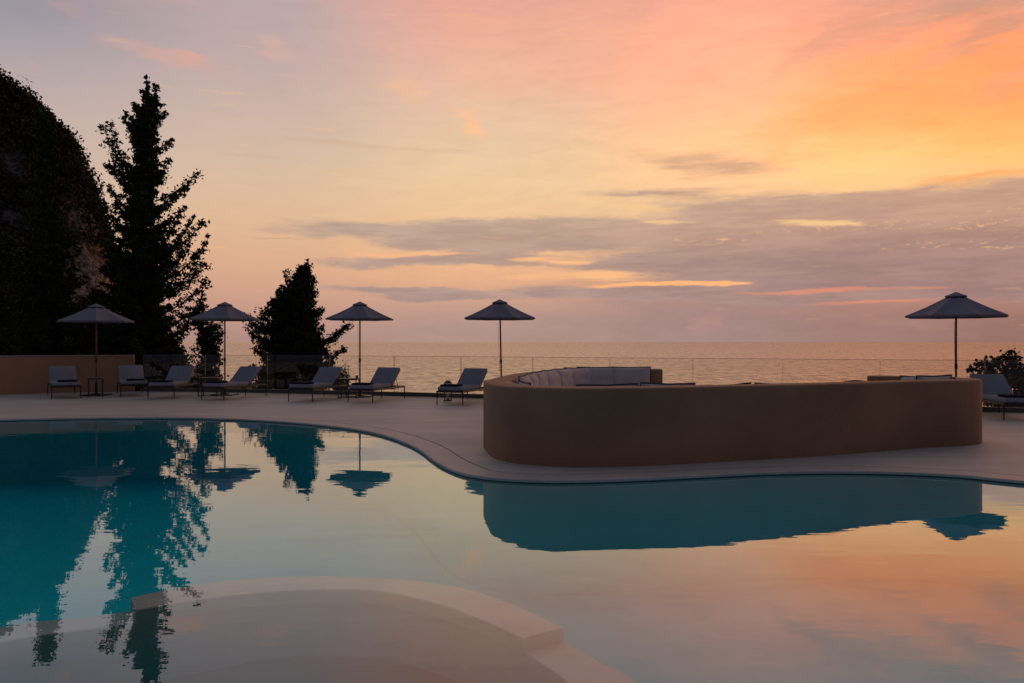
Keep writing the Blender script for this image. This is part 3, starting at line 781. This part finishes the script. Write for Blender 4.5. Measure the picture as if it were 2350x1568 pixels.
pf = [(0,-.05),(0,H-rr_)]+[(rr_*(1-math.cos(a)), H-rr_+rr_*math.sin(a)) for a in (R(22),R(45),R(67),R(90))]+[(TH-rr_+rr_*math.sin(a), H-rr_+rr_*math.cos(a)) for a in (0,R(23),R(45),R(68),R(90))]+[(TH,-.05)]
bm = bmesh.new(); sweep(bm, path, pf); put('wall_body', bm, M['plaster'])
nb = len(path); sub = path[4:nb-6]
bm = bmesh.new(); sweep(bm, sub, [(TH+.001,.0),(TH+.001,.36),(TH+.62,.36),(TH+.62,.0)]); put('bench_base', bm, M['plaster'])
bm = bmesh.new(); sweep(bm, path[7:nb-9], [(TH+.02,.362),(TH+.02,.46),(TH+.05,.48),(TH+.57,.48),(TH+.6,.46),(TH+.6,.362)]); put('seat_pad', bm, M['cush'])

def cushion_bm(w, h, t_, seed=0):
    rs = np.random.default_rng(seed)
    bm = bmesh.new(); N = 12
    front = {}; 
    def prof_(u, v):
        e = (1-abs(u)**5)*(1-abs(v)**4); return max(0, e)**.55
    grid = [[None]*(N+1) for _ in range(N+1)]; grid2 = [[None]*(N+1) for _ in range(N+1)]
    ph = rs.uniform(0,6,4)
    for i in range(N+1):
        for j in range(N+1):
            u = -1+2*i/N; v = -1+2*j/N
            k = prof_(u, v)
            pin = 1-.05*(1-abs(v))*abs(u)**3
            pin2 = 1-.05*(1-abs(u))*abs(v)**3
            x = u*w/2*pin; z = v*h/2*pin2
            wob = .012*math.sin(5*u+ph[0])*math.cos(4*v+ph[1])+.008*math.sin(9*v+ph[2])
            rim = i in (0,N) or j in (0,N)
            grid[i][j] = bm.verts.new((x, -(t_/2)*k-(0 if rim else wob), z))
            grid2[i][j] = grid[i][j] if rim else bm.verts.new((x, (t_/2)*k, z))
    for i in range(N):
        for j in range(N):
            bm.faces.new((grid[i][j], grid[i+1][j], grid[i+1][j+1], grid[i][j+1]))
            f = (grid2[i][j], grid2[i][j+1], grid2[i+1][j+1], grid2[i+1][j])
            if len(set(f)) == 4:
                try: bm.faces.new(f)
                except ValueError: pass
    rim = [grid[i][0].co.copy() for i in range(N+1)]+[grid[N][j].co.copy() for j in range(1,N+1)]+[grid[i][N].co.copy() for i in range(N-1,-1,-1)]+[grid[0][j].co.copy() for j in range(N-1,0,-1)]
    return bm, rim
cu_lab = []
sa = [0]
for a, b_ in zip(path, path[1:]): sa.append(sa[-1]+(b_-a).length)
inn = offset(path, TH+.13, False)
def path_at(s):
    j = int(np.searchsorted(sa, s))-1; j = max(0, min(j, len(path)-2)); f = (s-sa[j])/(sa[j+1]-sa[j])
    p = inn[j].lerp(inn[j+1], f); tdir = (path[min(j+3,len(path)-1)]-path[max(j-3,0)]).normalized(); return p, tdir
ctot = sa[-1]
def cushion(s, w, label, seed, zc=.74, h=.52, lean=.16, th=.2, roll=0.0):
    p, td = path_at(s)
    ang = math.atan2(td.y, td.x)            # inside is to the left (+90)
    bm, rim = cushion_bm(w, h, th, seed)
    root = empty('back_cushion', (p.x, p.y, .48), ang+math.pi)   # local -Y faces inside
    tag(root, label, 'cushion', 'back cushions on the curved seat')
    o = obj('cover', bm, M['cush'], root, True, 60); o.location = (0,0,zc-.48); o.rotation_euler = (-lean,roll,RNG.uniform(-.04,.04))
    bm = bmesh.new(); polytube(bm, rim, .012, 5, True)
    q = obj('piping', bm, M['piping'], o, True, 80)
    return root
# far arm: two facing the camera, then the ones around the bend, then the near side
cushion(.66, .80, 'grey cushion facing the pool, nearest the open end of the curved seat', 1)
cushion(1.49, .80, 'grey cushion facing the pool, second from the open end of the curved seat', 2)
bl = ['pale cushion at the far corner of the curved seat, first after the two facing ones','pinkish cushion on the left bend, second from the far corner','pinkish cushion on the left bend, third from the far corner','pinkish cushion on the left bend, fourth from the far corner','pinkish cushion on the left bend, fifth from the far corner','pale pink cushion at the tight left end of the seat, sixth from the far corner']
for i, lab in enumerate(bl): cushion(2.32+i*.84, .80, lab, 5+i)
def s_near(x):
    return min((abs(p.x-x), sa[q]) for q, p in enumerate(inn) if p.y < 11.6)[1]
nl_ = ['dark-piped cushion top showing at the left end just above the near rim','cushion tip above the near rim in front of the two facing grey cushions','cushion tip above the near rim just right of the open end','cushion corner barely above the middle of the near rim','cushion corner above the near rim, right of its middle','cushion corner above the near rim toward the right part','cushion tip above the near rim before the right arm begins']
for i, (lab, x) in enumerate(zip(nl_, (.22, 1.15, 1.98, 2.85, 3.65, 4.55, 5.35))):
    cushion(s_near(x), .80 if i else .72, lab, 20+i, zc=(.705,.708,.712,.675,.67,.67,.67)[i], roll=(.02,.012,-.03,.05,-.05,.05,-.05)[i])
cushion(ctot-2.6, .74, 'slumped cushion in the tight right end of the curved seat', 40)
cushion(ctot-.95, .80, 'long grey cushion leaning on the short right arm of the curved seat', 41, zc=.70)
cushion(ctot-1.75, .72, 'grey cushion on the right arm, nearest the far right parasol pole', 42, zc=.70)

# ---------------------------------------------------------------- loungers
def make_lounger():
    root = empty('sun_lounger')
    W_, L_ = .70, 1.88
    bm = bmesh.new()
    for x in (-W_/2+.02, W_/2-.02): rbox(bm, (x, L_/2, .315), (.035, L_-.04, .045), .006)
    for y in (.02, L_-.02): rbox(bm, (0, y, .3155), (W_, .04, .046), .006)
    for k in range(7): rbox(bm, (0, .2+k*.26, .312), (W_-.072, .05, .016))
    obj('frame', bm, M['metal'], root)
    for x in (-W_/2+.018, W_/2-.018):
        for y in (.02, L_-.02):
            bm = bmesh.new(); sg = 1 if x > 0 else -1
            tube(bm, (x, y, .292), (x+sg*.004, y, 0.0), .0165, .012, 8); obj('leg', bm, M['metal'], root)
    bm = bmesh.new(); rbox(bm, (0, .565, .385), (.655, 1.09, .095), .03, seg=4)
    for y in (.37,.74): pass
    obj('seat_cushion', bm, M['fabric'], root, True, 60)
    th = R(39); bl_ = .66
    rot = Matrix.Rotation(th, 4, 'X')
    c0 = Vector((0, 1.13, .39)); cc = c0+Vector((0, math.cos(th)*bl_/2, math.sin(th)*bl_/2))
    bm = bmesh.new(); rbox(bm, cc, (.645, bl_, .085), .03, rot, seg=4)
    obj('back_cushion', bm, M['fabric'], root, True, 60)
    nrm = Vector((0, math.sin(th), -math.cos(th)))*.055
    bm = bmesh.new()
    for x in (-.30,.30): tube(bm, c0+nrm+Vector((x,0,0)), c0+nrm+Vector((x, math.cos(th)*bl_*.98, math.sin(th)*bl_*.98)), .013, None, 6)
    for f in (0,.33,.66,.98): tube(bm, c0+nrm+Vector((-.3, math.cos(th)*bl_*f, math.sin(th)*bl_*f)), c0+nrm+Vector((.3, math.cos(th)*bl_*f, math.sin(th)*bl_*f)), .011, None, 6)
    obj('back_frame', bm, M['metal'], root)
    bm = bmesh.new()
    for x in (-.26,.26):
        top = c0+nrm+Vector((x, math.cos(th)*bl_*.6, math.sin(th)*bl_*.6)); tube(bm, top, (x, 1.66, .25), .009, None, 6)
    tube(bm, (-.26,1.66,.25), (.26,1.66,.25), .009, None, 6)
    obj('backrest_strut', bm, M['metal'], root)
    return root
proto = make_lounger()
lo = [(152.3,914.9,-33,'leftmost lounger, head-on in front of the rendered wall'),
      (308.5,910.8,-29,'second lounger from the left, head-on just right of the leftmost parasol'),
      (369,916.4,-3,'third lounger from the left, partly hidden by the side table at its head'),
      (487,919,17,'fourth lounger from the left, in front of the second parasol pole'),
      (688.6,922.4,15,'fifth lounger from the left, in front of the squat conifer'),
      (826.2,925,17,'sixth lounger from the left, under the right side of the third parasol with sea behind'),
      (1031.5,930,20,'seventh lounger, alone beside the curved wall with a lantern behind it'),
      (2349,966.5,9,'far right lounger, cut by the picture edge beside the end of the curved wall')]
LG = []
tw0 = None
for i, (px, py, h, lab) in enumerate(lo):
    o = proto if i == 0 else copy_tree(proto)
    g = G(px, py); o.location = (g.x, g.y, 0); o.rotation_euler = (0,0,-R(h))
    tag(o, lab, 'sun lounger', 'grey cushioned sun loungers along the terrace'); LG.append(o)
    # folded towel resting on the foot of the lounger
    if tw0 is None:
        bm = bmesh.new()
        rbox(bm, (0,0,.0125), (.46,.34,.024), .011, seg=3); rbox(bm, (.004,.004,.0365), (.45,.33,.024), .011, seg=3)
        tw0 = obj('folded_towel', bm, M['towel'], None, True, 60); tw = tw0
    else: tw = tw0.copy(); COL.objects.link(tw)
    off = Vector((.04 if i in (0,1) else -.06, .24, 0)); off.rotate(Matrix.Rotation(-R(h), 3, 'Z'))
    tw.location = (g.x+off.x, g.y+off.y, .4335); tw.rotation_euler = (0,0,-R(h)+R(random.uniform(-3,3)))
    names = ['leftmost','second','third','fourth','fifth','sixth','seventh']
    tag(tw, ('folded navy towel on the foot of the %s lounger from the left' % names[i]) if i < 7 else 'folded navy towel on the lounger at the right picture edge', 'towel', 'folded towels on the loungers')

# ---------------------------------------------------------------- parasols
def make_parasol(root, Rc, ztop, lean=0, rot=0):
    """canopy octagonal with vented top"""
    zr = ztop-.50*Rc/1.0                     # rim height
    n = 8
    bm = bmesh.new()
    def ring(r, z, sag=0.0, m=6):
        vs = []
        for k in range(n):
            for j in range(m):
                a0 = rot+2*math.pi*k/n; a1 = rot+2*math.pi*(k+1)/n; u = j/m
                p = Vector((math.cos(a0), math.sin(a0)))*(1-u)+Vector((math.cos(a1), math.sin(a1)))*u
                s_ = sag*4*u*(1-u)
                p = p*(r*(1-s_*.25))
                vs.append(bm.verts.new((p.x, p.y, z-(s_*.02 if r < Rc*.99 else -s_*.0))))
        return vs
    rows = []
    for u in (.0,.25,.5,.75,1.0):
        r = Rc*(.16+.84*u); z = ztop-.095-(ztop-.095-zr)*u-.018*math.sin(math.pi*u)
        rows.append(ring(r, z, sag=.12+.25*u))
    rows.append(ring(Rc*1.0, zr-.045, sag=.37))
    for A, B in zip(rows, rows[1:]):
        for k in range(len(A)): bm.faces.new((A[k], A[(k+1)%len(A)], B[(k+1)%len(B)], B[k]))
    cn = obj('canopy', bm, M['canopy'], root, True, 12)
    sol = cn.modifiers.new('thick', 'SOLIDIFY'); sol.thickness = .004
    bm = bmesh.new()
    rows = []
    for r, z in ((.008, ztop), (Rc*.11, ztop-.045), (Rc*.22, ztop-.085), (Rc*.222, ztop-.108)): rows.append(ring(r, z, sag=.1))
    for A, B in zip(rows, rows[1:]):
        for k in range(len(A)): bm.faces.new((A[k], A[(k+1)%len(A)], B[(k+1)%len(B)], B[k]))
    vt = obj('vent_cap', bm, M['canopy'], root, True, 12); sol = vt.modifiers.new('thick', 'SOLIDIFY'); sol.thickness = .004
    for k in range(n):
        a = rot+2*math.pi*k/n; u = Vector((math.cos(a), math.sin(a), 0))
        bm = bmesh.new(); tube(bm, u*.03+Vector((0,0,ztop-.10)), u*(Rc*1.015)+Vector((0,0,zr-.022)), .010, .009, 6)
        rb = obj('rib', bm, M['wood'], root)
        bm = bmesh.new(); tube(bm, u*.035+Vector((0,0,zr+.06)), u*(Rc*.52)+Vector((0,0,ztop-.10-(ztop-.10-zr)*.52-.03)), .008, None, 5)
        obj('strut', bm, M['wood'], rb)
    bm = bmesh.new(); lathe(bm, [(.04,zr+.02),(.045,zr+.03),(.045,zr+.08),(.035,zr+.09)], 14); obj('hub', bm, M['wood'], root, True)
    bm = bmesh.new(); polytube(bm, [Vector((lean*(1-z/ztop), 0, z)) for z in (.05,.6,1.2,ztop-.012)], .021, 12); obj('pole', bm, M['wood'], root, True)
    bm = bmesh.new(); lathe(bm, [(.025,.94),(.029,.95),(.029,1.04),(.025,1.05)], 12, (lean*.6,0,0)); obj('pole_joint', bm, M['metal'], root, True)
    bm = bmesh.new()
    rbox(bm, (lean,0,.022), (.62,.62,.03), .006); rbox(bm, (lean,0,.05), (.2,.2,.03), .005); lathe(bm, [(.034,.06),(.034,.36),(.03,.37)], 12, (lean,0,0))
    for sx in (-.24,.24):
        for sy in (-.24,.24): lathe(bm, [(.03,0.0),(.03,.01)], 10, (lean+sx,sy,0))
    obj('base', bm, M['metal'], root)
    bm = bmesh.new(); tube(bm, (-.05,-.02,zr-.12), (-.035+lean*.7,-.035,.75), .0035, None, 4); obj('cord', bm, M['piping'], root)
um = [(221,697,22.3,.97,-90+0,0,'leftmost blue-grey parasol, in front of the black conifer and rendered wall'),
      (516,693,22.5,.97,-90+8,0,'second parasol from the left, between the tall conifer and the squat conifer'),
      (826,692,21.8,.94,-90+15,0,'third parasol from the left, pole rising from the table by the sixth lounger'),
      (1147,687,20.6,.965,-90+22.5,.05,'fourth parasol, directly behind the left end of the curved wall'),
      (2194,670,16.5,.985,-90+20,0,'far right parasol, standing behind the right end of the curved wall')]
for px, py, Y, Rc, rot, lean, lab in um:
    p = AT(px, py, Y); az_ = math.atan2(p.x, Y)
    r = empty('parasol', (p.x, Y, 0)); tag(r, lab, 'parasol', 'blue-grey parasols on wooden poles')
    make_parasol(r, Rc, p.z, lean, R(rot)-az_)

# ---------------------------------------------------------------- side tables, lantern, cup
def make_table(w=.44, dpt=.44, h=.53):
    r = empty('side_table')
    bm = bmesh.new(); rbox(bm, (0,0,h-.014), (w,dpt,.026), .006); obj('table_top', bm, M['top'], r)
    for x in (-w/2+.03, w/2-.03):
        for y in (-dpt/2+.03, dpt/2-.03):
            bm = bmesh.new(); rbox(bm, (x,y,(h-.028)/2), (.018,.018,h-.028)); obj('leg', bm, M['metal'], r)
    bm = bmesh.new()
    for y in (-dpt/2+.03, dpt/2-.03): rbox(bm, (0,y,.03), (w-.079,.014,.014)); rbox(bm, (0,y,h-.038), (w-.079,.012,.018))
    for x in (-w/2+.03, w/2-.03): rbox(bm, (x,0,.03), (.014,dpt-.079,.014)); rbox(bm, (x,0,h-.038), (.012,dpt-.079,.018))
    obj('rail', bm, M['metal'], r); return r
t0 = make_table()
p = AT(221, 785, 22.0); 
tl = [(CX-0, None)]
def place_table(o, px, Y, rz, sx, lab):
    q = AT(px, 785, Y); o.location = (q.x, Y, 0); o.rotation_euler = (0,0,rz); o.scale = (sx,1,1)
    tag(o, lab, 'side table', 'small teak-topped side tables')
place_table(t0, 219.5, 21.85, R(25), .9, 'small side table in front of the leftmost parasol pole')
t1 = copy_tree(t0); place_table(t1, 482, 21.9, 0, 1.3, 'side table just left of the second parasol pole, between the third and fourth loungers')
t2 = copy_tree(t0); place_table(t2, 800, 21.3, 0, 1.25, 'side table with a red cup, left of the third parasol pole')
q = AT(819, 785, 21.25)
cup = empty('cup', (q.x, q.y, .53)); tag(cup, 'little red cup standing on the side table by the third parasol', 'cup')
bm = bmesh.new(); lathe(bm, [(.028,.0005),(.036,.02),(.042,.075),(.038,.075),(.032,.02),(.0,.012)], 14); obj('bowl', bm, M['red'], cup, True)
q = AT(1028, 785, 20.35)
ln = empty('lantern', (q.x, q.y, 0)); tag(ln, 'dark metal candle lantern with a ring handle on the deck behind the seventh lounger', 'lantern')
bm = bmesh.new()
for a in range(4):
    x, y = .085*(1 if a % 2 else -1), .085*(1 if a//2 else -1); rbox(bm, (x,y,.235), (.012,.012,.43))
rbox(bm, (0,0,.012), (.21,.21,.024), .004); rbox(bm, (0,0,.452), (.20,.20,.02), .004)
lathe(bm, [(.10,.4625),(.06,.50),(.025,.512)], 12)
obj('frame', bm, M['metal'], ln)
bm = bmesh.new(); polytube(bm, [Vector((.035*math.cos(a), 0, .548+.035*math.sin(a))) for a in np.linspace(0, 2*math.pi, 17)[:-1]], .004, 5, True); obj('ring_handle', bm, M['metal'], ln)
bm = bmesh.new(); lathe(bm, [(.038,.0245),(.038,.17),(.034,.173)], 16); obj('candle', bm, M['candle'], ln, True)
bm = bmesh.new()
for s_ in (-1,1): rbox(bm, (.085*s_,0,.235), (.003,.157,.42)); rbox(bm, (0,.085*s_,.235), (.157,.003,.42))
obj('pane', bm, M['glass'], ln)
